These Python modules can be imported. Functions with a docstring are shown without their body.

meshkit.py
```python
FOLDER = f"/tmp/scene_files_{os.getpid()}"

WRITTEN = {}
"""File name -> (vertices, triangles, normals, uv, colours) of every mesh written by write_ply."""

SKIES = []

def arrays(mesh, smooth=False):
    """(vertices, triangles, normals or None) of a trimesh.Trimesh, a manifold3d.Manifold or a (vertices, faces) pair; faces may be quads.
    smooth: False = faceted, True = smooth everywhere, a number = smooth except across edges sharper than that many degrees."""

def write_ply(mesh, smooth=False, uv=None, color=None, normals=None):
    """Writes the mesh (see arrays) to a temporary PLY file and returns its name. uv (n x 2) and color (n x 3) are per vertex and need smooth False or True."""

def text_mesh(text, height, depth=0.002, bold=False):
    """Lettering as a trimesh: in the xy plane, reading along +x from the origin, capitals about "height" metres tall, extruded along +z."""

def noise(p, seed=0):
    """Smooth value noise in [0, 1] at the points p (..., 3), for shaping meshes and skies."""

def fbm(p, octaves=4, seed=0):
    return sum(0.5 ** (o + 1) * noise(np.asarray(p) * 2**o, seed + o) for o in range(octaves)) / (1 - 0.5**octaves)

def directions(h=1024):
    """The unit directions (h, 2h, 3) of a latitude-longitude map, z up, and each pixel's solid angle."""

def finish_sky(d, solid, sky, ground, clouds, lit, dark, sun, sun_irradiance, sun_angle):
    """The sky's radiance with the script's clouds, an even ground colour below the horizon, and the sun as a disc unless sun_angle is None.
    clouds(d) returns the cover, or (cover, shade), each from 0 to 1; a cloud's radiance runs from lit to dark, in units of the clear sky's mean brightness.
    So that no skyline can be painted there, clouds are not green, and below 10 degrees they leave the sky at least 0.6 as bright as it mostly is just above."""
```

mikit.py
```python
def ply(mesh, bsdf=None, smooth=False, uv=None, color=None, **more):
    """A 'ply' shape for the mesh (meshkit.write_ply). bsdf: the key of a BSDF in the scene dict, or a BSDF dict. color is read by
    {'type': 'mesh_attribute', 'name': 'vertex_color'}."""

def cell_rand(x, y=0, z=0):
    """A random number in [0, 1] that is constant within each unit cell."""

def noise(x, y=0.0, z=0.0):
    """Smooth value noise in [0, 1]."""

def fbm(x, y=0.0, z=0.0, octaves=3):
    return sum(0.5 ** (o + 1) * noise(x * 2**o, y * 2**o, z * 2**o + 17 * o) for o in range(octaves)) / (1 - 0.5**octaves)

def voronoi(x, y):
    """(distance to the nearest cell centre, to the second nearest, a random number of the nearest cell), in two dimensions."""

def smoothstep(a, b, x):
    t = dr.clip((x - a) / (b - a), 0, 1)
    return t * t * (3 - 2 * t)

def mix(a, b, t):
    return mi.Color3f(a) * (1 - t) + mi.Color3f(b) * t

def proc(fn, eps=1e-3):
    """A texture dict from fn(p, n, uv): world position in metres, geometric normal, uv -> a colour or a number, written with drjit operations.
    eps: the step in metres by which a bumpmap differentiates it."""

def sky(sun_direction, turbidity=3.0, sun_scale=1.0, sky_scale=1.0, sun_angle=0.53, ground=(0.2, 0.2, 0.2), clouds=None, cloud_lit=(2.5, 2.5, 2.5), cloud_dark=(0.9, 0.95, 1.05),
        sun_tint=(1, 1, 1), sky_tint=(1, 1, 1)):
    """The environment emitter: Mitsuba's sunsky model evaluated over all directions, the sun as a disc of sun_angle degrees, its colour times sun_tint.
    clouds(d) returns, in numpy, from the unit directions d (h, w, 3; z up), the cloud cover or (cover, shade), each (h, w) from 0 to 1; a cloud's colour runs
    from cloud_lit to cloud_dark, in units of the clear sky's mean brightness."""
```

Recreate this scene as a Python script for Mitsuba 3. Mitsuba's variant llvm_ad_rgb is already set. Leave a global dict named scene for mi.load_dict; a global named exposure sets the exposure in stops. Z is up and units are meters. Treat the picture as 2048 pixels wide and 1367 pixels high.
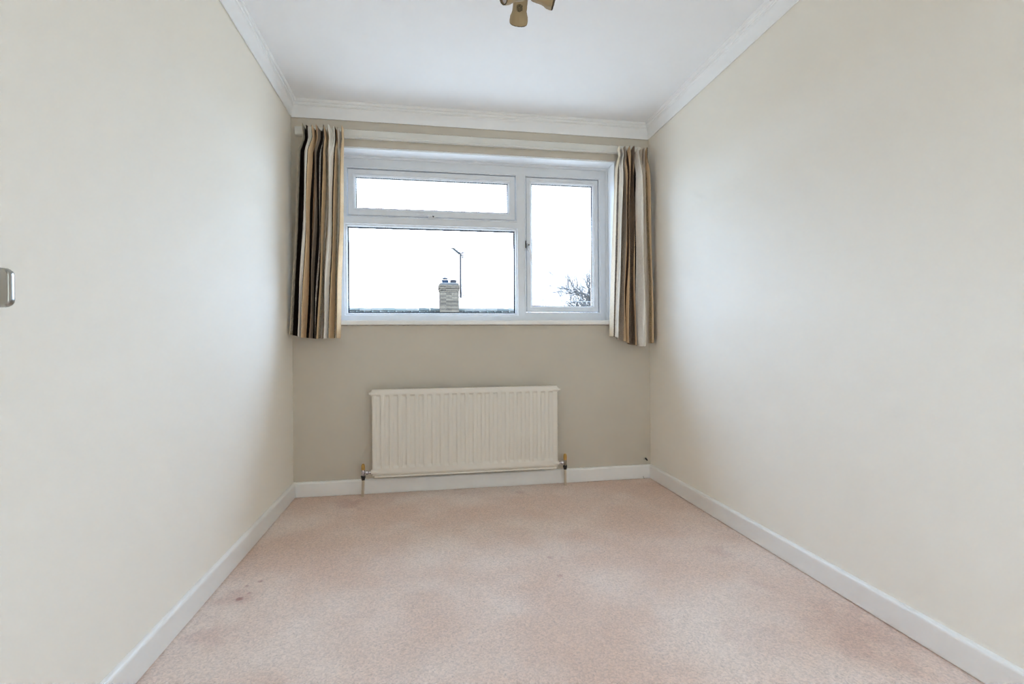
import math, random
import numpy as np, trimesh, mitsuba as mi, drjit as dr, mikit, meshkit
from mikit import proc, noise, fbm, smoothstep, mix, cell_rand
from shapely.geometry import box as sbox, Polygon

scene, labels = {}, {}
T = mi.ScalarTransform4f
V = np.array

# ------------------------------------------------------------------ camera, sky, exposure
XL, XR, YB, YR, HC = -0.8143, 1.4847, 3.1696, -0.62, 2.40      # room: left, right, window wall, rear wall, ceiling height
CAM_Z, FPX = 0.9345, 989.27
yaw, pitch, roll = 0.16636, -0.00107, -0.00726
_f = V([math.sin(yaw) * math.cos(pitch), math.cos(yaw) * math.cos(pitch), math.sin(pitch)])
_r = V([math.cos(yaw), -math.sin(yaw), 0.0])
_u = np.cross(_r, _f)
_up = -_r * math.sin(roll) + _u * math.cos(roll)
_o = V([0, 0, CAM_Z])
scene['type'] = 'scene'
scene['camera'] = {'type': 'perspective', 'fov_axis': 'x', 'fov': math.degrees(2 * math.atan(1024 / FPX)), 'near_clip': 0.02, 'far_clip': 1000.0,
                   'to_world': T().look_at(origin=_o.tolist(), target=(_o + _f).tolist(), up=_up.tolist())}
scene['sky'] = mikit.sky([0.3, 0.5, 0.8], turbidity=6.0, sun_scale=0.0, sky_scale=1.0, ground=(0.44, 0.40, 0.34),
                         clouds=lambda d: np.ones(d.shape[:2]), cloud_lit=(0.70, 0.955, 1.34), cloud_dark=(0.70, 0.955, 1.34))
exposure = 6.3
UNSEEN_DOOR = (0.50, 1.32, 0.02, 2.10)  # opening of an unseen door behind the camera, placed to light the window wall


# ------------------------------------------------------------------ helpers
def lin(r, g, b):
    c = V([r, g, b]) / 255.0
    return [float(x) for x in np.where(c <= 0.04045, c / 12.92, ((c + 0.055) / 1.055) ** 2.4)]


def rgb(*c):
    return {'type': 'rgb', 'value': list(map(float, c))}


def numbered(name):
    k, n = name, 0
    while k in scene or k in labels or any(s.startswith(k + '__') for s in scene):
        n += 1
        k = f'{name}_{n:03d}'
    return k


def obj(name, mesh, bsdf, parent=None, smooth=False, kind=None, label=None, uv=None, **more):
    key = numbered((parent + '__' if parent else '') + name)
    scene[key] = mikit.ply(mesh, bsdf, smooth, uv, **more) if not isinstance(mesh, dict) else mesh
    d = {}
    if kind:
        d['kind'] = kind
    if label:
        d['label'] = label
    if d:
        labels[key] = d
    return key


def thing(name, label, cat, group=None):
    key = numbered(name)
    labels[key] = {'label': label, 'category': cat}
    if group:
        labels[key]['group'] = group
    return key


def struct(name, mesh, bsdf, smooth=False, label=None):
    return obj(name, mesh, bsdf, None, smooth, 'structure', label)


def cat(*ms):
    return trimesh.util.concatenate([m for m in ms])


def bx(x0, x1, y0, y1, z0, z1, c=0.0):
    """a box, its edges chamfered by c"""
    if c <= 0:
        return trimesh.creation.box(bounds=[[x0, y0, z0], [x1, y1, z1]])
    p = []
    for sx in (0, 1):
        for sy in (0, 1):
            for sz in (0, 1):
                for k in range(3):
                    q = [(x0, x1)[sx], (y0, y1)[sy], (z0, z1)[sz]]
                    for a, s in ((0, sx), (1, sy), (2, sz)):
                        if a != k:
                            q[a] += -c if s else c
                    p.append(q)
    return trimesh.convex.convex_hull(V(p))


def ext_xz(poly, y0, y1):
    """a shapely polygon in (x, z) extruded from y0 to y1"""
    m = trimesh.creation.extrude_polygon(poly, y1 - y0, engine='earcut')
    v = m.vertices.copy()
    m.vertices = np.stack([v[:, 0], y0 + v[:, 2], v[:, 1]], 1)
    m.invert()
    return m


def ring_xz(x0, x1, z0, z1, prof):
    """a closed profile of (inset, y) carried round a rectangle in (x, z), mitred at the corners"""
    n, v, f = len(prof), [], []
    for cx, cz in ((0, 0), (1, 0), (1, 1), (0, 1)):
        for i, y in prof:
            v.append([(x0 + i, x1 - i)[cx], y, (z0 + i, z1 - i)[cz]])
    for c in range(4):
        for k in range(n):
            a, b = c * n + k, c * n + (k + 1) % n
            d, e = ((c + 1) % 4) * n + k, ((c + 1) % 4) * n + (k + 1) % n
            f += [[a, b, e], [a, e, d]]
    m = trimesh.Trimesh(V(v), V(f), process=False)
    m.fix_normals()
    return m


def run_along(side, prof):
    """a closed profile of (distance from wall, z) carried along one wall of the room, mitred to its neighbours"""
    n, v = len(prof), []
    for end in (0, 1):
        for d, z in prof:
            t = {'back': [(XL + d, XR - d)[end], YB - d], 'front': [(XL + d, XR - d)[end], YR + d],
                 'left': [XL + d, (YR + d, YB - d)[end]], 'right': [XR - d, (YR + d, YB - d)[end]]}[side]
            v.append([*t, z])
    f = []
    for k in range(n):
        a, b = k, (k + 1) % n
        f += [[a, b, n + b], [a, n + b, n + a]]
    tri = trimesh.creation.triangulate_polygon(Polygon(prof), engine='earcut')[1]
    f += [list(t) for t in tri] + [[n + t[0], n + t[2], n + t[1]] for t in tri]
    m = trimesh.Trimesh(V(v), V(f), process=False)
    m.fix_normals()
    return m


def lathe(prof, n=40):
    return trimesh.creation.revolve(V(prof, float), sections=n)


def aim(m, at, axis):
    """turns a mesh built along +z to run along axis, then puts its origin at the point"""
    m = m.copy()
    m.apply_transform(trimesh.geometry.align_vectors([0, 0, 1], V(axis, float) / np.linalg.norm(axis)))
    m.apply_translation(at)
    return m


def tube(pts, r, n=10, cap=True):
    """a tube along points; r a number or one radius per point"""
    P = V(pts, float)
    R = np.broadcast_to(r, len(P))
    d = np.gradient(P, axis=0)
    d /= np.linalg.norm(d, axis=1, keepdims=True)
    ref = V([0, 0, 1.0]) if abs(d[0][2]) < 0.9 else V([1.0, 0, 0])
    v, f = [], []
    for p, t, q in zip(P, d, R):
        a = np.cross(t, ref); a /= np.linalg.norm(a)
        b = np.cross(t, a); ref = np.cross(a, t)
        for k in range(n):
            w = 2 * math.pi * k / n
            v.append(p + q * (a * math.cos(w) + b * math.sin(w)))
    for i in range(len(P) - 1):
        for k in range(n):
            a, b = i * n + k, i * n + (k + 1) % n
            f += [[a, b, b + n], [a, b + n, a + n]]
    if cap:
        v += [P[0], P[-1]]
        L = len(v)
        for k in range(n):
            f += [[L - 2, (k + 1) % n, k], [L - 1, (len(P) - 1) * n + k, (len(P) - 1) * n + (k + 1) % n]]
    m = trimesh.Trimesh(V(v), V(f), process=False)
    m.fix_normals()
    return m


def two(b):
    return {'type': 'twosided', 'bsdf': b}


# ------------------------------------------------------------------ materials
def plaster(p, n, uv):
    return fbm(p.x * 14, p.y * 14, p.z * 14, 4) * 0.6 + fbm(p.x * 70 + 5, p.y * 70, p.z * 70, 2) * 0.4


def stipple(p, n, uv):
    return fbm(p.x * 25, p.y * 25, p.z * 25, 3) * 0.5 + noise(p.x * 120, p.y * 120, p.z * 120) * 0.5


def cream_paint(p, n, uv):
    t = fbm(p.x * 1.3, p.y * 1.3, p.z * 1.3, 3)
    return mix(CREAM_A, CREAM_B, t)


CREAM_A, CREAM_B = (0.845, 0.79, 0.69), (0.86, 0.81, 0.715)
TAUPE_A, TAUPE_B = (0.585, 0.525, 0.435), (0.625, 0.57, 0.48)


def taupe_paint(p, n, uv):
    return mix(TAUPE_A, TAUPE_B, fbm(p.x * 2.1, p.y * 2.1, p.z * 2.1, 3))


CARPET_A, CARPET_B = (0.74, 0.55, 0.45), (0.83, 0.69, 0.60)


def carpet_col(p, n, uv):
    x, y = p.x, p.y
    big = fbm(x * 2.2, y * 2.2, 0.0, 3)
    pile = noise(x * 190, y * 190, 3.0) * 0.6 + noise(x * 420, y * 420, 7.0) * 0.4
    c = mix(CARPET_A, CARPET_B, smoothstep(0.25, 0.75, big * 0.75 + 0.25 * fbm(x * 7, y * 7, 4.0, 2) + 0.04))
    c = c * (0.78 + 0.36 * pile)
    speck = smoothstep(0.82, 0.95, noise(x * 210, y * 210, 11.0)) * 0.16
    c = c * (1 - speck)
    # worn dirt marks near the left skirting and reddish rubbed patches
    for sx, sy, r, k in ((-0.692, 1.951, 0.014, 0.5), (-0.67, 1.99, 0.012, 0.35), (-0.70, 2.05, 0.014, 0.35), (-0.66, 2.08, 0.012, 0.35), (-0.72, 1.97, 0.09, 0.16), (-0.72, 1.75, 0.10, 0.15), (1.25, 1.99, 0.07, 0.14), (1.25, 1.72, 0.08, 0.10), (1.34, 1.40, 0.22, 0.12), (1.0, 1.40, 0.15, 0.08), (0.508, 2.08, 0.018, 0.25), (0.56, 2.075, 0.014, 0.22), (0.509, 1.915, 0.018, 0.25), (0.55, 3.00, 0.05, 0.2), (0.21, 3.06, 0.04, 0.2), (-0.45, 2.98, 0.12, 0.15)):
        d = dr.sqrt(dr.square(x - sx) + dr.square((y - sy) * 0.9)) / r
        c = c * (1 - k * smoothstep(1.0, 0.1, d + (fbm(x * 18, y * 18, 2.0, 3) - 0.5) * 1.5) * mi.Color3f(0.7, 1.0, 1.0))
    return c


def carpet_bump(p, n, uv):
    return noise(p.x * 190, p.y * 190, 3.0) * 0.6 + noise(p.x * 420, p.y * 420, 7.0) * 0.4


def diffuse(c):
    return {'type': 'diffuse', 'reflectance': rgb(*c) if not isinstance(c, dict) else c}


def gloss(c, a=0.12, ior=1.45):
    return {'type': 'roughplastic', 'distribution': 'ggx', 'diffuse_reflectance': rgb(*c) if not isinstance(c, dict) else c, 'alpha': a, 'int_ior': ior, 'nonlinear': False}


def bump(b, fn, scale, eps=1e-3):
    return {'type': 'bumpmap', 'nested': b, 'texture': proc(fn, eps), 'scale': scale}


M = {}
for k, b in {
    'cream_wall_paint': two(bump(diffuse(proc(cream_paint)), plaster, 0.0022, 2e-3)),
    'taupe_wall_paint': two(bump(diffuse(proc(taupe_paint)), plaster, 0.0015, 2e-3)),
    'ceiling_paint': two(bump(diffuse((0.88, 0.87, 0.86)), stipple, 0.0016, 1e-3)),
    'coving_paint': two(diffuse((0.88, 0.87, 0.85))),
    'skirting_paint': two(gloss((0.95, 0.925, 0.875), 0.13)),
    'carpet_pile': two(bump(diffuse(proc(carpet_col)), carpet_bump, 0.004, 6e-4)),
    'window_plastic': two(gloss((0.86, 0.87, 0.88), 0.16)),
    'reveal_paint': two(diffuse((0.82, 0.83, 0.84))),
    'gasket_rubber': two(diffuse((0.03, 0.04, 0.05))),
    'pane_glass': {'type': 'thindielectric', 'int_ior': 1.5},
    'rail_paint': two(gloss((0.90, 0.87, 0.79), 0.2)),
    'radiator_paint': two(gloss((0.96, 0.885, 0.77), 0.2)),
    'pipe_paint': two(gloss((0.72, 0.60, 0.46), 0.25)),
    'chrome': two({'type': 'roughconductor', 'material': 'Cr', 'alpha': 0.10}),
    'dull_brass': two({'type': 'principled', 'base_color': rgb(0.30, 0.25, 0.19), 'metallic': 0.8, 'roughness': 0.3}),
    'dark_metal': two({'type': 'principled', 'base_color': rgb(0.035, 0.03, 0.025), 'metallic': 0.3, 'roughness': 0.35}),
    'amber_plastic': two(gloss((0.62, 0.36, 0.09), 0.2)),
    'white_plastic': two(gloss((0.80, 0.80, 0.80), 0.12)),
    'satin_steel': two({'type': 'principled', 'base_color': rgb(0.42, 0.41, 0.38), 'metallic': 1.0, 'roughness': 0.22}),
    'lamp_enamel': two(gloss((0.50, 0.37, 0.20), 0.25)),
    'lamp_rim': two(diffuse((0.06, 0.04, 0.025))),
    'lamp_lens': two(gloss((0.62, 0.58, 0.56), 0.08)),
    'cable_black': two(gloss((0.02, 0.018, 0.015), 0.3)),
    'filler_plaster': two(diffuse((0.55, 0.50, 0.42))),
    'roof_tile_a': two(diffuse((0.065, 0.072, 0.064))), 'roof_tile_b': two(diffuse((0.045, 0.05, 0.046))), 'roof_tile_c': two(diffuse((0.08, 0.08, 0.07))),
    'far_brick': two(diffuse(proc(lambda p, n, uv: mix((0.042, 0.034, 0.026), (0.105, 0.084, 0.06), cell_rand(p.x * 4.4, p.y * 4.4, p.z * 13.3))))),
    'mortar': two(diffuse((0.065, 0.062, 0.056))),
    'lead_grey': two(diffuse((0.035, 0.037, 0.04))),
    'blue_steel': two(diffuse((0.014, 0.022, 0.035))),
    'terracotta_dark': two(diffuse((0.022, 0.022, 0.025))),
    'aerial_metal': two(diffuse((0.025, 0.025, 0.027))),
    'wire_grey': two(diffuse((0.16, 0.16, 0.16))),
    'bark': two(diffuse((0.06, 0.056, 0.052))),
    'render_wall': two(diffuse((0.2, 0.19, 0.17))),
    'pale_ground': two(diffuse((0.44, 0.40, 0.34))),  # unseen ground, pale so that it bounces daylight up to the ceiling
    'warm_bounce_paint': two(diffuse((0.80, 0.70, 0.55))),  # warm tint for light bounced in from the added wall
    'overhang_brown': two(diffuse((0.25, 0.16, 0.12))),
}.items():
    scene[k] = b

# ------------------------------------------------------------------ room shell
WO = (-0.580, 1.2465, 1.040, 2.1425)        # window opening in the wall: x0, x1, z0, z1
YF = YB + 0.13                                # inner face of the window frame
labels['floor'] = {}
struct('floor', bx(XL - 0.1, XR + 0.1, YR - 0.1, YB + 0.05, -0.12, 0.0), 'carpet_pile', label='fitted pinkish beige cut-pile carpet covering the whole floor')
struct('ceiling', bx(XL - 0.1, XR + 0.1, YR - 0.1, YB + 0.1, HC, HC + 0.12), 'ceiling_paint', label='plain white ceiling')
struct('wall_left', bx(XL - 0.15, XL, YR, YB, 0.0, HC), 'cream_wall_paint', label='long cream painted wall on the left')
struct('wall_right', bx(XR, XR + 0.15, YR, YB, 0.0, HC), 'cream_wall_paint', label='long cream painted wall on the right')
wall = sbox(XL - 0.15, 0.0, XR + 0.15, HC).difference(sbox(WO[0], WO[2], WO[1], WO[3]))
struct('wall_back', ext_xz(wall, YB, YB + 0.29), 'taupe_wall_paint', label='short taupe painted wall with the window')
wf = sbox(XL - 0.15, 0.0, XR + 0.15, HC)
if UNSEEN_DOOR:
    RO = UNSEEN_DOOR
    wf = wf.difference(sbox(RO[0], RO[2], RO[1], RO[3]))
struct('wall_front', ext_xz(wf, YR - 0.15, YR), 'cream_wall_paint')
if UNSEEN_DOOR:
    struct('unseen_door_1', ext_xz(sbox(RO[0], RO[2], RO[1], RO[3]).difference(sbox(RO[0] + .06, RO[2] + .08, RO[1] - .06, RO[3] - .06).difference(sbox(RO[0], 1.31, RO[1], 1.47))), YR - 0.11, YR - 0.05), 'window_plastic')  # unseen glazed door; its mid-rail keeps a bright reflection off the roof line
    a, b = RO[0] + .055, RO[1] - .055
    for c, d in ((RO[2] + .075, 1.315), (1.465, RO[3] - .055)):
        obj('pane', (V([[a, YR - .08, c], [b, YR - .08, c], [b, YR - .08, d], [a, YR - .08, d]]), V([[0, 1, 2, 3]])), 'pane_glass', 'unseen_door_1')

SK = [(0, 0), (0.009, 0), (0.009, 0.0055), (0.016, 0.0065), (0.0162, 0.066)] + [(0.004 + 0.012 * math.cos(a), 0.080 + 0.0123 * math.sin(a)) for a in np.linspace(0, math.pi / 2, 7)] + [(0, 0.0925)]
CT = HC - 0.1020
cv = [(0, CT + 0.006), (0.0035, CT + 0.006), (0.0035, CT), (0.0075, CT), (0.0085, CT + 0.010)]
cv += [(0.0085 + 0.017 * (1 - math.cos(a)), CT + 0.012 + 0.054 * math.sin(a)) for a in np.linspace(0.1, math.pi / 2, 9)]
cv += [(0.0240, CT + 0.068), (0.0245, CT + 0.0705), (0.0300, CT + 0.071), (0.0310, CT + 0.0795), (0.0285, CT + 0.081), (0.0290, CT + 0.0845), (0.0365, CT + 0.086), (0.0385, CT + 0.0955), (0.0400, CT + 0.096), (0.040, HC), (0, HC)]
for k, side in enumerate(('back', 'left', 'right', 'front')):
    struct('baseboard_' + side, run_along(side, SK), 'skirting_paint', 35, {'back': 'white gloss skirting board under the window wall', 'left': 'white gloss skirting board along the left wall', 'right': 'white gloss skirting board along the right wall'}.get(side))
    struct(f'trim_{k + 1}', run_along(side, cv), 'coving_paint', 35, {'back': 'white moulded coving above the window', 'left': 'white moulded coving along the left wall', 'right': 'white moulded coving along the right wall'}.get(side))

# ------------------------------------------------------------------ window
# lining of the recess, bead, outer frame with mullion and transom
FX0, FX1, FZ0, FZ1 = -0.556, 1.2215, 1.076, 2.119
g1 = (-0.511, 0.587, 1.751, 2.056)            # rebate of the top-hung opener
g2 = (-0.523, 0.592, 1.114, 1.694)            # fixed light
g3 = (0.655, 1.1735, 1.132, 2.056)            # side-hung opener
pl = 'window_plastic'
fr = sbox(FX0, FZ0, FX1, FZ1)
for g in (g1, g2, g3):
    fr = fr.difference(sbox(g[0], g[2], g[1], g[3]))
labels['window_1'] = {'kind': 'structure', 'label': 'white plastic window of three panes'}
obj('frame', ext_xz(fr, YF, YF + 0.065), pl, 'window_1')
L0, L1, L2, L3 = WO[0], WO[1], WO[2], WO[3]
obj('reveal', cat(ring_xz(L0, L1, L2 + 0.02, L3, [(0.0005, YB + 0.0005), (0.0005, YB + 0.20), (0.010, YB + 0.20), (0.010, YB + 0.0005)])), 'reveal_paint', 'window_1', label='white painted lining of the recess')
obj('bead', ring_xz(L0 + .010, L1 - .010, L2 + 0.02, L3 - .010, [(0.0, YF + 0.004), (0.0, YF - 0.016), (0.006, YF - 0.016), (0.0135, YF - 0.010), (0.0165, YF - 0.001), (0.0165, YF + 0.004)]), pl, 'window_1', 30, label='white bead round the frame')
obj('sill', bx(L0 - 0.05, L1 + 0.03, YB - 0.032, YF + 0.02, 1.042, 1.0705, 0.005), 'skirting_paint', 'window_1', label='white painted inner sill board')
# chamfered lips of the frame round each light
for g in (g1, g2, g3):
    obj('lip', ring_xz(g[0] - 0.010, g[1] + 0.010, g[2] - 0.010, g[3] + 0.010, [(0, YF + 0.002), (0, YF - 0.005), (0.004, YF - 0.006), (0.010, YF + 0.001), (0.010, YF + 0.002)]), pl, 'window_1', 25)


def glass(x0, x1, z0, z1, y, parent, name='pane'):
    obj(name, (V([[x0, y, z0], [x1, y, z0], [x1, y, z1], [x0, y, z1]]), V([[0, 1, 2, 3]])), 'pane_glass', parent)


def sash(g, w, label):
    s = obj('sash', ring_xz(g[0] + 0.0042, g[1] - 0.0042, g[2] + 0.0042, g[3] - 0.0042,
            [(0, YF + 0.055), (0, YF + 0.008), (0.004, YF + 0.004), (w - 0.022, YF + 0.004), (w - 0.020, YF + 0.006), (w - 0.017, YF + 0.005), (w - 0.007, YF + 0.014), (w - 0.004, YF + 0.020), (w - 0.004, YF + 0.055)]), pl, 'window_1', 20, label=label)
    obj('gasket', ring_xz(g[0] + w - 0.002, g[1] - w + 0.002, g[2] + w - 0.002, g[3] - w + 0.002, [(-0.004, YF + 0.021), (0.0045, YF + 0.021), (0.0045, YF + 0.028), (-0.004, YF + 0.028)]), 'gasket_rubber', s)
    glass(g[0] + w - 0.003, g[1] - w + 0.003, g[2] + w - 0.003, g[3] - w + 0.003, YF + 0.030, s)
    return s


s1 = sash(g1, 0.0525, 'wide top-hung opening light')
s3 = sash(g3, 0.0440, 'tall side-hung opening light')
obj('glazing_bead', ring_xz(g2[0], g2[1], g2[2], g2[3], [(0, YF + 0.05), (0, YF + 0.004), (0.004, YF + 0.003), (0.011, YF + 0.012), (0.013, YF + 0.02), (0.013, YF + 0.05)]), pl, 'window_1', 20)
obj('gasket', ring_xz(g2[0] + .012, g2[1] - .012, g2[2] + .012, g2[3] - .012, [(0, YF + 0.020), (0.006, YF + 0.020), (0.006, YF + 0.028), (0, YF + 0.028)]), 'gasket_rubber', 'window_1')
glass(g2[0] + .012, g2[1] - .012, g2[2] + .012, g2[3] - .012, YF + 0.030, 'window_1')


def handle(parent, at, lever, side):
    """espagnolette window handle: rounded base with lock button, and a swept lever; lever and side are directions in (x, z)"""
    a, lx, sx = V([at[0], YF, at[1]]), V([lever[0], 0, lever[1]]), V([side[0], 0, side[1]])
    P = lambda u, w, d: a + lx * u + sx * w + V([0, -d, 0])
    h = trimesh.convex.convex_hull(V([P(u * s, w * t, d) for u, w, d in ((0.024, 0.008, -.003), (0.017, 0.0125, -.003), (0.022, 0.007, 0.010), (0.015, 0.0105, 0.012)) for s in (1, -1) for t in (1, -1)]))
    obj('handle', h, 'white_plastic', parent, 20, label='small white handle')
    pts = [P(0.0, 0.0, 0.008), P(0.008, 0.001, 0.022), P(0.022, 0.003, 0.030), P(0.045, 0.008, 0.033), P(0.075, 0.011, 0.034), P(0.104, 0.012, 0.034)]
    return pts


# handles are sub-parts of their sash, so base, lever and lock are one part each at the third level
def handle_parts(parent, at, lever, side):
    pts = handle(parent, at, lever, side)
    obj('handle_lever', tube(pts, [0.009, 0.0085, 0.0075, 0.0068, 0.0065, 0.0055], 12), 'white_plastic', parent, True, label='white curved lever')
    a = V([at[0], YF - 0.012, at[1]])
    obj('handle_lock', aim(lathe([(0, 0), (0.0045, 0), (0.0045, 0.003), (0, 0.003)], 16), a - V([lever[0], 0, lever[1]]) * 0.010, [0, -1, 0]), 'dark_metal', parent, label='dark lock button')


handle_parts(s1, (0.024, 1.757), (-1, 0), (0, 1))
handle_parts(s3, (0.672, 1.578), (0, -1), (1, 0))
obj('handle_tongue', bx(0.648, 0.655, YF - 0.010, YF + 0.002, 1.567, 1.617, 0.002), 'dark_metal', s3, label='dark slot beside the handle')

# ------------------------------------------------------------------ curtain rail and curtains
RAIL = (YB - 0.036, YB - 0.0005)
t = thing('curtain_rail', 'long cream painted curtain rail board fixed above the window', 'curtain rail')
obj('board', bx(-0.788, 1.42, RAIL[0] + 0.010, RAIL[1], 2.186, 2.238, 0.004), 'rail_paint', t)
obj('track', bx(-0.770, 1.40, RAIL[0] + 0.004, RAIL[0] + 0.0105, 2.187, 2.196, 0.002), 'rail_paint', t)

C_WHITE, C_CREAM, C_TAN, C_RUST = (0.88, 0.84, 0.77), (0.80, 0.69, 0.53), (0.68, 0.49, 0.30), (0.42, 0.24, 0.13)
C_TAUPE, C_BROWN, C_BLACK, C_LTAUPE = (0.30, 0.23, 0.175), (0.075, 0.045, 0.032), (0.022, 0.015, 0.012), (0.56, 0.48, 0.40)
LEFT_STRIPES = [(190, C_CREAM, 0), (205, C_BLACK, C_CREAM), (258, C_BLACK, 0), (302, C_WHITE, 0), (309, C_BROWN, 0), (345, C_TAN, 0), (365, C_BLACK, 0), (385, C_RUST, C_TAN), (408, C_TAUPE, 0),
                (442, C_BLACK, 0), (455, C_WHITE, C_BROWN), (468, C_BLACK, 0), (500, C_TAN, 0), (510, C_BLACK, C_CREAM), (522, C_WHITE, C_TAUPE), (535, C_BLACK, C_TAN), (597, C_WHITE, 0), (606, C_BLACK, 0),
                (640, C_TAN, 0), (652, C_BLACK, C_CREAM), (680, C_WHITE, 0), (688, C_BROWN, 0), (720, C_TAN, 0)]
RIGHT_STRIPES = [(263, C_CREAM, 0), (275, C_BLACK, C_TAUPE), (320, C_WHITE, 0), (327, C_BROWN, 0), (368, C_TAUPE, C_LTAUPE), (387, C_TAN, 0), (396, C_BROWN, 0), (412, C_TAN, 0), (432, C_BROWN, C_TAN),
                 (478, C_TAUPE, C_BROWN), (490, C_TAN, 0), (505, C_BLACK, 0), (580, C_WHITE, 0), (635, C_LTAUPE, 0), (645, C_BLACK, C_TAN), (668, C_TAN, 0), (678, C_BROWN, 0), (690, C_TAUPE, 0)]


def stripes(table, lo):
    hi = table[-1][0]
    tab = [((e - lo) / (hi - lo), a, b) for e, a, b in table]

    def fn(p, n, uv):
        s, z = uv.x, uv.y
        dash = smoothstep(0.35, 0.65, 0.5 + 0.42 * dr.sin(z * 2 * math.pi / 0.0062))
        weave = 0.86 + 0.22 * noise(s * 170, z * 420, 0.0)
        out, prev = mi.Color3f(0), -1.0
        for e, a, b in tab:
            c = mi.Color3f(a) if not b else mix(a, b, dash)
            out = dr.select((s >= prev) & (s < e if e < 1 else True), c, out)
            prev = e
        return out * weave
    return fn


scene['left_curtain_cloth'] = two(diffuse(proc(stripes(LEFT_STRIPES, 170))))
scene['right_curtain_cloth'] = two(diffuse(proc(stripes(RIGHT_STRIPES, 245))))


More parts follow.
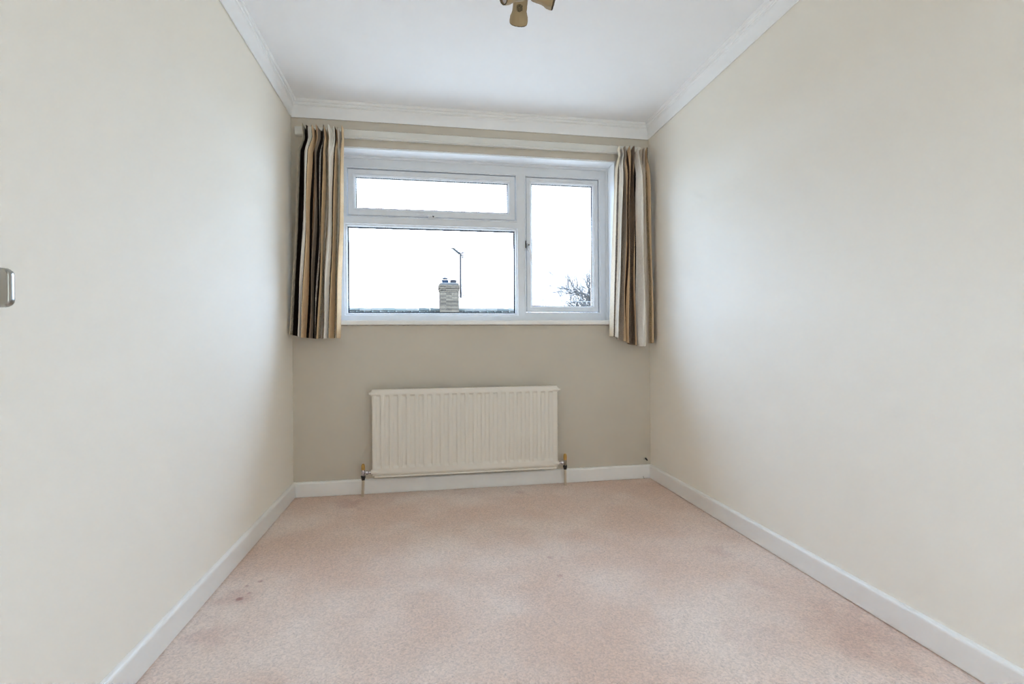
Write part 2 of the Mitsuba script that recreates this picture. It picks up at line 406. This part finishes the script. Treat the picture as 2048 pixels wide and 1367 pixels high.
def curtain(root, mat, zs, xl, xr, folds, seed, zt, zb_s, zb):
    rng = np.random.default_rng(seed)
    ph = rng.uniform(0, 6.28, 6)

    def sheet(v0, v1, out, ns=420, nv=60):
        """the cloth between two heights; v runs 0 at the top edge to 1 at the bottom edge"""
        s, v = np.meshgrid(np.linspace(0, 1, ns), np.linspace(v0, v1, nv))
        top = zt + 0.007 * np.sin(s * 41 + ph[0]) + 0.007 * np.cos(6.28 * 8.5 * s + ph[4] + 1.5 * np.sin(7 * s))
        bot = np.interp(s, zb_s, zb)
        z = top + (bot - top) * v
        a, b = np.interp(z, zs, xl), np.interp(z, zs, xr)
        q = s + 0.012 * np.sin(6.28 * (1.3 * s + 0.5 * v) + ph[2]) * np.sin(np.pi * s)
        wob = 0.004 * np.sin(z * 9 + s * 25 + ph[3]) * np.sin(np.pi * s)
        x = a + (b - a) * s + wob
        low = np.zeros_like(s)
        for c, w, h in folds:
            low += h * np.exp(-((q - c - 0.012 * np.sin(3 * v + 9 * c)) / w) ** 2)
        gather = 0.5 + 0.5 * np.cos(6.28 * 8.5 * s + ph[4] + 1.5 * np.sin(7 * s))
        k = np.clip((v - 0.02) / 0.13, 0, 1)
        k = k * k * (3 - 2 * k)
        neck = np.exp(-((v - 0.055) / 0.03) ** 2)
        y = YB - 0.052 - (1 - k) * (0.044 * gather + 0.004) - k * (0.012 + 0.078 * low * (0.75 + 0.35 * v)) + 0.007 * neck - out
        y += 0.003 * np.sin(s * 60 + 4 * v + ph[5]) * k
        n = ns * nv
        front = np.stack([x, y, z], -1).reshape(-1, 3)
        back = front + [0, 0.0022 + out, 0]
        i = np.arange(n).reshape(nv, ns)
        f = np.stack([i[:-1, :-1], i[1:, :-1], i[1:, 1:], i[:-1, 1:]], -1).reshape(-1, 4)
        edge = np.concatenate([i[0, :], i[1:, -1], i[-1, ::-1][1:], i[::-1, 0][1:]])
        e = np.stack([edge[:-1], edge[1:], edge[1:] + n, edge[:-1] + n], -1)
        quads = np.vstack([f, f[:, ::-1] + n, e])
        drift = 0.020 * np.sin(6.28 * (2.6 * s + 1.1 * np.sqrt(v)) + ph[1]) * np.exp(-v / 0.10) + 0.008 * np.sin(6.28 * (1.7 * s + 0.9 * v) + ph[5])
        uv = np.stack([np.clip(s + drift * np.sin(np.pi * s), 0.0005, 0.9995), z], -1).reshape(-1, 2)
        return (np.vstack([front, back]), quads), np.vstack([uv, uv])
    for name, v0, v1, out, nv, lab in (('heading', 0.0, 0.062, 0.0012, 24, 'gathered heading'), ('panel', 0.060, 0.957, 0.0, 150, None), ('hem', 0.955, 1.0, 0.0014, 12, 'stitched hem')):
        m, uv = sheet(v0, v1, out, nv=nv)
        obj(name, m, mat, root, True, None, lab, uv)


lc = thing('curtain', 'brown, black and cream striped curtain hanging left of the window', 'curtain')
curtain(lc, 'left_curtain_cloth', [0.96, 1.0, 1.333, 1.60, 2.069, 2.15, 2.25], [-0.806, -0.804, -0.788, -0.772, -0.757, -0.731, -0.737], [-0.520, -0.519, -0.512, -0.500, -0.494, -0.494, -0.497],
        [(0.03, .035, .75), (0.20, .05, .8), (0.28, .035, .9), (0.40, .03, .6), (0.50, .03, .45), (0.575, .03, .9), (0.72, .06, 1.0), (0.82, .03, .7), (0.96, .04, .9)], 4, 2.214, [0, .25, .5, 1], [0.985, 0.967, 0.958, 0.962])
rc = thing('curtain', 'cream, tan and brown striped curtain hanging right of the window', 'curtain')
curtain(rc, 'right_curtain_cloth', [0.90, 0.97, 1.134, 1.42, 2.06, 2.15, 2.25], [1.165, 1.166, 1.173, 1.187, 1.218, 1.240, 1.221], [1.4778, 1.4775, 1.4775, 1.469, 1.456, 1.441, 1.439],
        [(0.05, .04, .6), (0.13, .045, .9), (0.30, .035, .7), (0.37, .03, .8), (0.52, .025, .5), (0.66, .075, 1.05), (0.80, .05, .55), (0.93, .04, .8)], 9, 2.198, [0, .12, .4, .62, .78, .85, 1], [0.965, 0.955, 0.915, 0.897, 0.897, 0.915, 0.92])

# ------------------------------------------------------------------ radiator
RX0, RX1, RZ0, RZ1, RY = -0.343, 0.811, 0.126, 0.650, YB - 0.090
rad = thing('radiator', 'cream painted panel radiator on the wall under the window', 'radiator')
NR, PIT = 22, 0.0510
first = -0.3055
xs = sorted(set([RX0, RX0 + 0.006, RX1 - 0.006, RX1] + [round(first + k * PIT + o, 5) for k in range(NR) for o in (-.0170, -.0125, -.008, 0, .008, .0125, .0170)]))
zs_ = [RZ0, RZ0 + 0.010, RZ0 + 0.020, 0.168, 0.172, 0.176, 0.180, 0.186, 0.190, 0.30, 0.42, 0.52, 0.596, 0.600, 0.606, 0.610, 0.614, 0.618, RZ1 - 0.022, RZ1 - 0.010, RZ1 - 0.004, RZ1]
gx, gz = np.meshgrid(xs, zs_)
ch = np.zeros_like(gx)
for k in range(NR):
    ch = np.maximum(ch, np.clip((0.0170 - np.abs(gx - first - k * PIT)) / 0.0075, 0, 1))
endf = np.clip((gz - 0.170) / 0.018, 0, 1) * np.clip((0.616 - gz) / 0.009, 0, 1)
dep = 0.0095 * ch * ch * (3 - 2 * ch) * endf
dep = np.where((gz >= RZ1 - 0.003) | (gz <= RZ0), 0.010, np.where(gz >= RZ1 - 0.011, np.maximum(dep, 0.0022), dep))
dep = np.where((np.abs(gx - RX0) < 1e-6) | (np.abs(gx - RX1) < 1e-6), 0.006, dep)
gy = RY + dep
nz, nx = gx.shape
fv = np.stack([gx, gy, gz], -1).reshape(-1, 3)
bv = np.stack([gx, np.full_like(gx, RY + 0.017), gz], -1).reshape(-1, 3)
i = np.arange(nx * nz).reshape(nz, nx)
fq = np.stack([i[:-1, :-1], i[:-1, 1:], i[1:, 1:], i[1:, :-1]], -1).reshape(-1, 4)
ed = np.concatenate([i[0, :], i[1:, -1], i[-1, ::-1][1:], i[::-1, 0][1:]])
eq = np.stack([ed[1:], ed[:-1], ed[:-1] + nx * nz, ed[1:] + nx * nz], -1)
obj('panel', (np.vstack([fv, bv]), np.vstack([fq, fq[:, ::-1] + nx * nz, eq])), 'radiator_paint', rad, 40, label='cream pressed steel panel with vertical channels')
obj('seam', bx(RX0 + 0.012, RX1 - 0.008, RY + 0.004, RY + 0.012, RZ0 - 0.010, RZ0 + 0.002, 0.002), 'radiator_paint', rad)
for x, z in ((RX0, RZ1 - 0.026), (RX1, RZ1 - 0.026), (RX0, 0.152), (RX1, 0.152)):
    sgn = -1 if x < 0.2 else 1
    obj('end_boss', aim(lathe([(0, -0.042), (0.006, -0.040), (0.0125, -0.030), (0.0145, -0.010), (0.0145, 0.004), (0.012, 0.008), (0, 0.008)], 24), [x, RY + 0.010, z], [sgn, 0, 0]), 'radiator_paint', rad, 30)
for z in (RZ1 - 0.026,):
    for x, sgn in ((RX0, -1), (RX1, 1)):
        obj('end_plug', aim(lathe([(0, 0.0), (0.008, 0.0), (0.008, 0.010), (0.006, 0.013), (0, 0.013)], 12), [x + sgn * 0.006, RY + 0.010, z], [sgn, 0, 0]), 'radiator_paint', rad)
for x in (-0.12, 0.59):
    obj('bracket', bx(x - 0.02, x + 0.02, RY + 0.017, YB - 0.0005, 0.20, 0.58, 0.002), 'radiator_paint', rad)


def valve(x, sgn, zc, lean):
    """angle valve: tail to the radiator, body, nut, cap and the pipe down to the floor; sgn points to the radiator"""
    y = RY + 0.010
    xe = RX0 if sgn > 0 else RX1
    v = obj('valve', cat(lathe([(0, -0.020), (0.009, -0.020), (0.0095, -0.010), (0.0105, 0.0), (0.0095, 0.012), (0.009, 0.018), (0, 0.018)], 20).apply_translation([x, y, zc])), 'chrome' if sgn > 0 else 'dull_brass', rad, 30, label='metal angle valve')
    obj('nut', lathe([(0, -0.044), (0.009, -0.044), (0.0125, -0.030), (0.0145, -0.022), (0.0115, -0.017), (0, -0.017)], 6).apply_translation([x, y, zc]), 'dark_metal', v, label='dark compression nut')
    L = abs(xe - x) - 0.006
    obj('tail', aim(lathe([(0, 0), (0.0055, 0), (0.0055, L * .30), (0.0115, L * .34), (0.0115, L * .62), (0.007, L * .66), (0.009, L), (0, L)], 16), [x, y, zc], [sgn, 0, 0]), 'chrome', v, label='chrome tail and union nut')
    obj('cap', lathe([(0, 0.017), (0.0105, 0.017), (0.0112, 0.024), (0.0108, 0.040), (0.0095, 0.052), (0.0055, 0.056), (0, 0.0565)] if sgn < 0 else [(0, 0.017), (0.010, 0.017), (0.0112, 0.030), (0.0098, 0.044), (0.006, 0.053), (0, 0.055)], 24).apply_translation([x, y, zc]), 'amber_plastic', v, 40, label='amber yellow plastic cap')
    zz = np.linspace(zc - 0.040, -0.004, 10)
    obj('pipe', tube([[x + lean * ((zc - q) / zc) ** 2, y + (YB - 0.058 - y) * ((zc - q) / zc) ** 1.5, q] for q in zz], 0.0078, 16), 'pipe_paint', rad, True, label='cream painted pipe running down to the carpet')


valve(-0.3966, 1, 0.150, -0.008)
valve(0.8605, -1, 0.152, 0.006)

# ------------------------------------------------------------------ small fittings
cs = thing('cable_stub', 'short black cable end poking from the taupe wall low in the right corner', 'cable')
obj('grommet', aim(lathe([(0.0035, 0), (0.0125, 0), (0.0105, 0.003), (0.005, 0.004), (0.0035, 0.002)], 24), [1.4455, YB - 0.0002, 0.1335], [0, -1, 0]), 'filler_plaster', cs, True, label='raised ring of filler')
obj('cable', tube([[1.4455, YB + 0.004, 0.1335], [1.446, YB - 0.008, 0.133], [1.449, YB - 0.015, 0.129], [1.454, YB - 0.018, 0.1225]], 0.0048, 12), 'cable_black', cs, True)
sp = thing('wire_offcut', 'tiny brown wire end standing at the skirting in the right corner', 'wire')
obj('wire', tube([[1.4275, YB - 0.021, -0.002], [1.426, YB - 0.0195, 0.008], [1.423, YB - 0.019, 0.017]], 0.0017, 8), 'dull_brass', sp, True)

# handle jutting from the left wall, cut off by the left edge of the frame
kb = thing('wall_handle', 'rounded grey metal handle end jutting from the left wall at the left edge', 'handle')
KZ, KX1, KY0, KY1 = 1.0405, XL + 0.0565, 1.046, 1.0635
out = sbox(XL + 0.004, KZ - 0.0363, KX1, KZ + 0.0363).buffer(-0.0140).buffer(0.0140, quad_segs=8)
prof = []
for d, y in ((0.0045, KY0), (0.0015, KY0 + 0.0015), (0.0, KY0 + 0.005), (0.0, KY1 - 0.006), (0.0015, KY1 - 0.002), (0.0045, KY1)):
    r_ = out.buffer(-d) if d else out
    prof.append(np.stack([[r_.exterior.interpolate(t_, normalized=True).x, y, r_.exterior.interpolate(t_, normalized=True).y] for t_ in np.linspace(0, 1, 96, endpoint=False)]))
kv = np.vstack(prof + [[[XL + 0.03, KY0, KZ]], [[XL + 0.03, KY1, KZ]]])
kf, n = [], 96
for a in range(len(prof) - 1):
    for k in range(n):
        p_, q_ = a * n + k, a * n + (k + 1) % n
        kf += [[p_, q_, q_ + n], [p_, q_ + n, p_ + n]]
Lk = len(kv)
for k in range(n):
    kf += [[Lk - 2, (k + 1) % n, k], [Lk - 1, (len(prof) - 1) * n + k, (len(prof) - 1) * n + (k + 1) % n]]
km = trimesh.Trimesh(kv, V(kf), process=False); km.fix_normals()
obj('grip', km, 'satin_steel', kb, 40)
obj('plate', bx(XL + 0.0003, XL + 0.006, KY0 - 0.012, KY1 + 0.012, KZ - 0.045, KZ + 0.045, 0.002), 'satin_steel', kb)

# ------------------------------------------------------------------ ceiling spotlight, mostly above the frame
LX, LY = 0.365, 1.61
lamp = thing('ceiling_spotlight', 'beige three-headed spotlight hanging from the ceiling at the top edge', 'ceiling light')
obj('base', lathe([(0, HC - 0.045), (0.035, HC - 0.044), (0.060, HC - 0.030), (0.068, HC - 0.012), (0.068, HC - 0.0005), (0, HC - 0.0005)], 48).apply_translation([LX, LY, 0]), 'lamp_enamel', lamp, 30)
HUB = V([LX - 0.02, LY, 2.170])
obj('stem', lathe([(0, 0), (0.014, 0.002), (0.018, 0.012), (0.018, 0.030), (0.009, 0.040), (0.009, HC - 0.022 - HUB[2]), (0, HC - 0.022 - HUB[2])], 24).apply_translation(HUB - [0, 0, 0.02]), 'lamp_enamel', lamp, 30)


def head(mouth, axis, length):
    """a spot head: closed round back, slim barrel, flared mouth with dark rim and a reflector bulb; mouth is the middle of its open end"""
    ax = V(axis, float); ax /= np.linalg.norm(ax)
    o = V(mouth) - ax * length
    h = obj('head', aim(lathe([(0, 0), (0.012, 0.001), (0.020, 0.005), (0.0245, 0.014), (0.0255, 0.03), (0.0255, length - 0.040), (0.0275, length - 0.030), (0.0318, length - 0.020), (0.0332, length - 0.006), (0.0322, length), (0.0302, length), (0.0302, length - 0.010), (0.024, length - 0.035), (0, length - 0.040)], 40), o, ax), 'lamp_enamel', lamp, 35, label='beige metal barrel')
    obj('rim', aim(lathe([(0.0298, length - 0.002), (0.0316, length - 0.002), (0.0318, length + 0.001), (0.0312, length + 0.0025), (0.0298, length + 0.001)], 40), o, ax), 'lamp_rim', h, 35, label='dark rim')
    obj('bulb', aim(lathe([(0, length - 0.030), (0.026, length - 0.025), (0.0295, length - 0.006), (0.020, length - 0.001), (0, length + 0.001)], 32), o, ax), 'lamp_lens', h, 35, label='frosted bulb face')
    q = o + ax * 0.045
    obj('arm', tube([HUB + [0, 0, -.012], (HUB + q) / 2 + [0, 0, 0.012], q], 0.0055, 10), 'lamp_enamel', lamp, True)
    return o, ax, h


hs = [head((0.3285, 1.765, 2.089), (0.03, 0.79, -0.61), 0.125), head((0.4270, 1.63, 2.092), (0.93, -0.12, -0.28), 0.085), head((0.2490, 1.60, 2.072), (-0.90, -0.20, -0.28), 0.085)]
# vent slots on the back of the middle barrel, facing the room
o, ax, h = hs[0]
view = V([0.19, 0.80, 0.57])
side = -view + ax * np.dot(view, ax)
side /= np.linalg.norm(side)
tang = np.cross(ax, side)
for k in range(-2, 3):
    hl = 0.0120 * math.sqrt(1 - (k / 2.8) ** 2)
    c = o + ax * 0.070 + side * math.sqrt(0.0256 ** 2 - (k * 0.0042) ** 2) + tang * k * 0.0042
    obj('vent_slot', tube([c - ax * hl, c + ax * hl], 0.0013, 8), 'lamp_rim', h)

# ------------------------------------------------------------------ outside
GZ = -2.7
struct('ground', bx(-120, 120, YB + 0.6, 160, GZ - 0.3, GZ), 'pale_ground', label='ground outside')  # surface out of view, bounces daylight in through the window
struct('unseen_overhang', bx(XL - 1.0, XR + 1.0, YB + 0.29, YB + 0.85, 2.36, 2.48), 'overhang_brown')  # overhang out of view, placed to block steep sky light near the window
struct('added_bounce_wall', bx(-6, 7, -4.3, -4.0, GZ, 3.6), 'warm_bounce_paint')  # added reflector out of view, warms the light through the rear door
struct('unseen_rear_ground', bx(-6, 7, -4.0, YR - 0.16, -0.25, -0.15), 'pale_ground')  # unseen slab outside the rear door, bounces light into the room
# neighbouring bungalow: gable walls, tiled roof, chimney
HX0, HX1, HY, RZ = -13.0, 3.9, 20.0, 2.215
PIT_ = math.radians(33)
run, eave = 4.2, RZ - 4.2 * math.tan(PIT_)
hs_ = thing('neighbour_house', 'neighbouring house with a mottled grey tiled roof ridge seen through the window', 'house')
gable = Polygon([(HY - run + .4, GZ), (HY + run - .4, GZ), (HY + run - .4, eave + 0.1), (HY, RZ - 0.12), (HY - run + .4, eave + 0.1)])
m = trimesh.creation.extrude_polygon(gable, HX1 - HX0 - 0.5, engine='earcut')
v = m.vertices.copy(); m.vertices = np.stack([HX0 + 0.25 + v[:, 2], v[:, 0], v[:, 1]], 1)
obj('wall', m, 'render_wall', hs_)
sl = [(HY - run, eave - 0.03), (HY, RZ - 0.03), (HY + run, eave - 0.03), (HY + run, eave - 0.10), (HY, RZ - 0.10), (HY - run, eave - 0.10)]
m = trimesh.creation.extrude_polygon(Polygon(sl), HX1 - HX0, engine='earcut')
v = m.vertices.copy(); m.vertices = np.stack([HX0 + v[:, 2], v[:, 0], v[:, 1]], 1)
roof = obj('roof', m, 'roof_tile_b', hs_)
rng = random.Random(7)
TW, TG = 0.30, 0.32
dn = V([0, -math.cos(PIT_), -math.sin(PIT_)]); nrm = V([0, -math.sin(PIT_), math.cos(PIT_)])


def tile_mesh(x, c, jit):
    """one roof tile: a slab with a rounded roll at one side, tilted so its tail rides proud of the course below"""
    v = []
    for d, lift in ((c * TG, 0.006), (c * TG + TG + 0.04, 0.030 + jit)):
        for u, h in ((0.0, 0.0), (0.02, 0.028), (0.06, 0.034), (0.09, 0.010), (0.285, 0.004)):
            v.append(V([x + u, HY, RZ - 0.03]) + dn * d + nrm * (lift + h))
            v.append(V([x + u, HY, RZ - 0.03]) + dn * d + nrm * (lift + h - 0.014))
    f = []
    for k in range(4):
        a = 2 * k
        f += [[a, a + 2, a + 12], [a, a + 12, a + 10], [a + 1, a + 13, a + 3], [a + 1, a + 11, a + 13], [a + 10, a + 12, a + 13], [a + 10, a + 13, a + 11]]
    f += [[0, 10, 11], [0, 11, 1], [8, 9, 19], [8, 19, 18]]
    return trimesh.Trimesh(V(v), V(f), process=False)


rest = []
nt = int((HX1 - HX0) / TW)
for c in range(13):
    for k in range(nt):
        x = HX0 + k * TW
        if c == 0 and x > -4.5:
            obj('tile', tile_mesh(x, c, rng.uniform(-.006, .01)), 'roof_tile_' + rng.choice('abc'), roof)
        else:
            rest.append(tile_mesh(x, c, rng.uniform(-.006, .008)))
obj('lower_tiles', cat(*rest), 'roof_tile_a', roof, kind='stuff')
for k in range(int((HX1 - HX0) / 0.45)):
    x = HX0 + k * 0.45
    w = np.linspace(0.25, math.pi - 0.25, 7)
    j = rng.uniform(-.006, .006)
    v = []
    for xx, r in ((x + 0.004, 0.135), (x + 0.445, 0.128)):
        v += [[xx, HY - r * math.cos(a), RZ - 0.075 + j + 1.05 * r * math.sin(a)] for a in w] + [[xx, HY - (r - .018) * math.cos(a), RZ - 0.075 + j + 1.05 * (r - .018) * math.sin(a)] for a in w]
    f = []
    for a in range(6):
        f += [[a, a + 1, a + 15], [a, a + 15, a + 14], [a + 7, a + 22, a + 8], [a + 7, a + 21, a + 22], [a, a + 7, a + 8], [a, a + 8, a + 1], [a + 14, a + 15, a + 22], [a + 14, a + 22, a + 21]]
    obj('ridge_tile', trimesh.Trimesh(V(v), V(f), process=False), 'roof_tile_' + rng.choice('abc'), roof)

CX0, CX1, CY0, CY1, CZ1 = 0.432, 1.186, HY - 0.37, HY + 0.37, 3.235
chm = obj('chimney', bx(CX0 + .012, CX1 - .012, CY0 + .012, CY1 - .012, 0.9, CZ1 - 0.004), 'mortar', hs_, label='weathered brick chimney stack')
bricks = []


def course(z, grow, odd):
    x0, x1, y0, y1 = CX0 - grow, CX1 + grow, CY0 - grow, CY1 + grow
    for lo, hi, fixed, along in ((x0, x1, y0, 'x'), (x0, x1, y1 - 0.10, 'x'), (y0 + 0.11, y1 - 0.11, x0, 'y'), (y0 + 0.11, y1 - 0.11, x1 - 0.10, 'y')):
        cuts = [lo] + [q for q in np.arange(lo + (0.1125 if odd else 0.225), hi - 0.05, 0.225)] + [hi]
        for a, b in zip(cuts[:-1], cuts[1:]):
            j = rng.uniform(-.003, .003)
            a_, b_ = a + .004, b - .004
            bricks.append(bx(a_, b_, fixed + j, fixed + .10 + j, z + .005, z + .071) if along == 'x' else bx(fixed + j, fixed + .10 + j, a_, b_, z + .005, z + .071))


zc, k = 1.52, 0
while zc < CZ1 - 0.076:
    course(zc, 0.035 if zc > CZ1 - 0.24 else (0.018 if zc > CZ1 - 0.30 else 0.0), k % 2)
    zc += 0.0757; k += 1
obj('brick', cat(*bricks), 'far_brick', chm, kind='stuff')
obj('flaunching', trimesh.convex.convex_hull(V([[x, y, z] for x, y, z in [(a, b, CZ1 - 0.006) for a in (CX0, CX1) for b in (CY0, CY1)] + [(a, b, CZ1 + 0.05) for a in (CX0 + .12, CX1 - .12) for b in (CY0 + .12, CY1 - .12)]])), 'mortar', chm)
obj('flashing', bx(CX0 - .015, CX1 + .015, CY0 - .10, CY0 + 0.02, 1.86, 1.96, .004), 'lead_grey', chm)
pot = lathe([(0.08, 0), (0.125, 0), (0.13, 0.03), (0.118, 0.04), (0.118, 0.10), (0.13, 0.11), (0.13, 0.135), (0.105, 0.14), (0.10, 0.0)], 24)
obj('pot', pot.copy().apply_translation([0.655, HY, CZ1 + 0.03]), 'blue_steel', chm, 30, label='dark blue pot with a cowl')
obj('pot', pot.copy().apply_translation([0.985, HY, CZ1 + 0.03]), 'terracotta_dark', chm, 30, label='short dark chimney pot')
cw = lathe([(0, 0.245), (0.05, 0.235), (0.125, 0.205), (0.13, 0.198), (0.0, 0.208)], 24)
leg = [trimesh.creation.cylinder(0.008, 0.09, sections=6).apply_translation([0.09 * math.cos(a), 0.09 * math.sin(a), 0.165]) for a in (0.5, 2.1, 3.6, 5.2)]
obj('cowl', cat(cw, *leg).apply_translation([0.655, HY, CZ1 + 0.03]), 'blue_steel', chm, label='rain cowl over the pot')

ae = thing('television_aerial', 'thin television aerial on a tall mast beside the chimney', 'aerial')
AX = 1.272
obj('mast', tube([[AX, HY - .1, 2.70], [AX + .003, HY - .1, 4.47]], 0.030, 8), 'aerial_metal', ae)
for z in (2.74, 2.88):
    obj('bracket', bx(CX1 - 0.005, AX + .03, HY - .115, HY - .085, z - .012, z + .012), 'aerial_metal', ae)
bm0, bm1 = V([AX + 0.05, HY - 0.05, 4.41]), V([AX - 0.33, HY - 0.62, 4.58])
obj('boom', tube([bm0, bm1], 0.019, 6), 'aerial_metal', ae)
wd = V([0.83, -0.55, 0.0])
for k in range(9):
    c = bm0 + (bm1 - bm0) * (0.22 + 0.095 * k)
    obj('director', tube([c - wd * 0.075, c + wd * 0.075], 0.014, 5), 'aerial_metal', ae)
c = bm0 + (bm1 - bm0) * 0.04
for dz in (-0.10, -0.04, 0.04, 0.10):
    obj('reflector', tube([c - wd * 0.17 + [0, 0, dz], c + wd * 0.17 + [0, 0, dz]], 0.012, 5), 'aerial_metal', ae)


def sag(a, b, d):
    return [V(a) * (1 - t) + V(b) * t - V([0, 0, d * 4 * t * (1 - t)]) for t in np.linspace(0, 1, 14)]


for a, b, d, lab in (((CX0, HY - .2, 2.83), (-6.5, HY + 3, 2.30), 0.10, 'thin pale wire running left from the chimney, upper one'), ((CX0, HY - .2, 2.66), (-5.0, HY - 2, 1.95), 0.08, 'thin pale wire running left from the chimney, lower one'),
                     ((AX, HY - .1, 2.80), (20.0, HY + 2.5, 3.1), 0.30, 'thin pale wire running right from the aerial mast, upper one'), ((AX, HY - .1, 2.74), (4.5, HY - 4, 1.70), 0.06, 'thin pale wire running right from the aerial mast, lower one')):
    k = thing('telephone_wire', lab, 'wire', 'wires from the chimney')
    obj('strand', tube(sag(a, b, d), 0.012, 5), 'wire_grey', k)

# bare tree
rng = np.random.default_rng(11)
TB = V([9.30, 25.0, GZ])
tr = thing('bare_tree', 'leafless winter tree with fine twigs at the lower right of the view', 'tree')
limbs, twigs = [], []


def grow(p, d, length, r, level):
    n = 5
    pts, q = [p], p.copy()
    for k in range(n):
        d = d + rng.normal(0, 0.05 + 0.03 * level, 3) + V([0, 0, 0.03])
        d /= np.linalg.norm(d)
        q = q + d * length / n
        pts.append(q.copy())
    (limbs if level < 3 else twigs).append(tube(pts, np.linspace(r, max(r * 0.6, 0.013), n + 1), 6 if level < 3 else 4, False))
    if level >= 4:
        return
    for c in range([13, 7, 5, 4][level]):
        t = rng.uniform(0.3, 1.0) if level else rng.uniform(0.7, 1.0)
        b = pts[min(n, int(t * n + 0.5))]
        side_ = rng.normal(0, 1, 3)
        side_ -= d * np.dot(side_, d)
        side_ /= np.linalg.norm(side_)
        k = rng.uniform(0.5, 1.5) if level == 0 else rng.uniform(0.45, 0.8)
        grow(b, d * rng.uniform(0.7, 1.0) + side_ * k, length * rng.uniform(0.6, 0.75) if level else 1.75 * rng.uniform(0.8, 1.1), max(r * 0.5, 0.015), level + 1)


grow(TB, V([0, 0, 1.0]), 4.9, 0.13, 0)
obj('trunk', limbs[0], 'bark', tr)
obj('branches', cat(*limbs[1:]), 'bark', tr, kind='stuff')
obj('twigs', cat(*twigs), 'bark', tr, kind='stuff')

labels = {k: v for k, v in labels.items() if v}
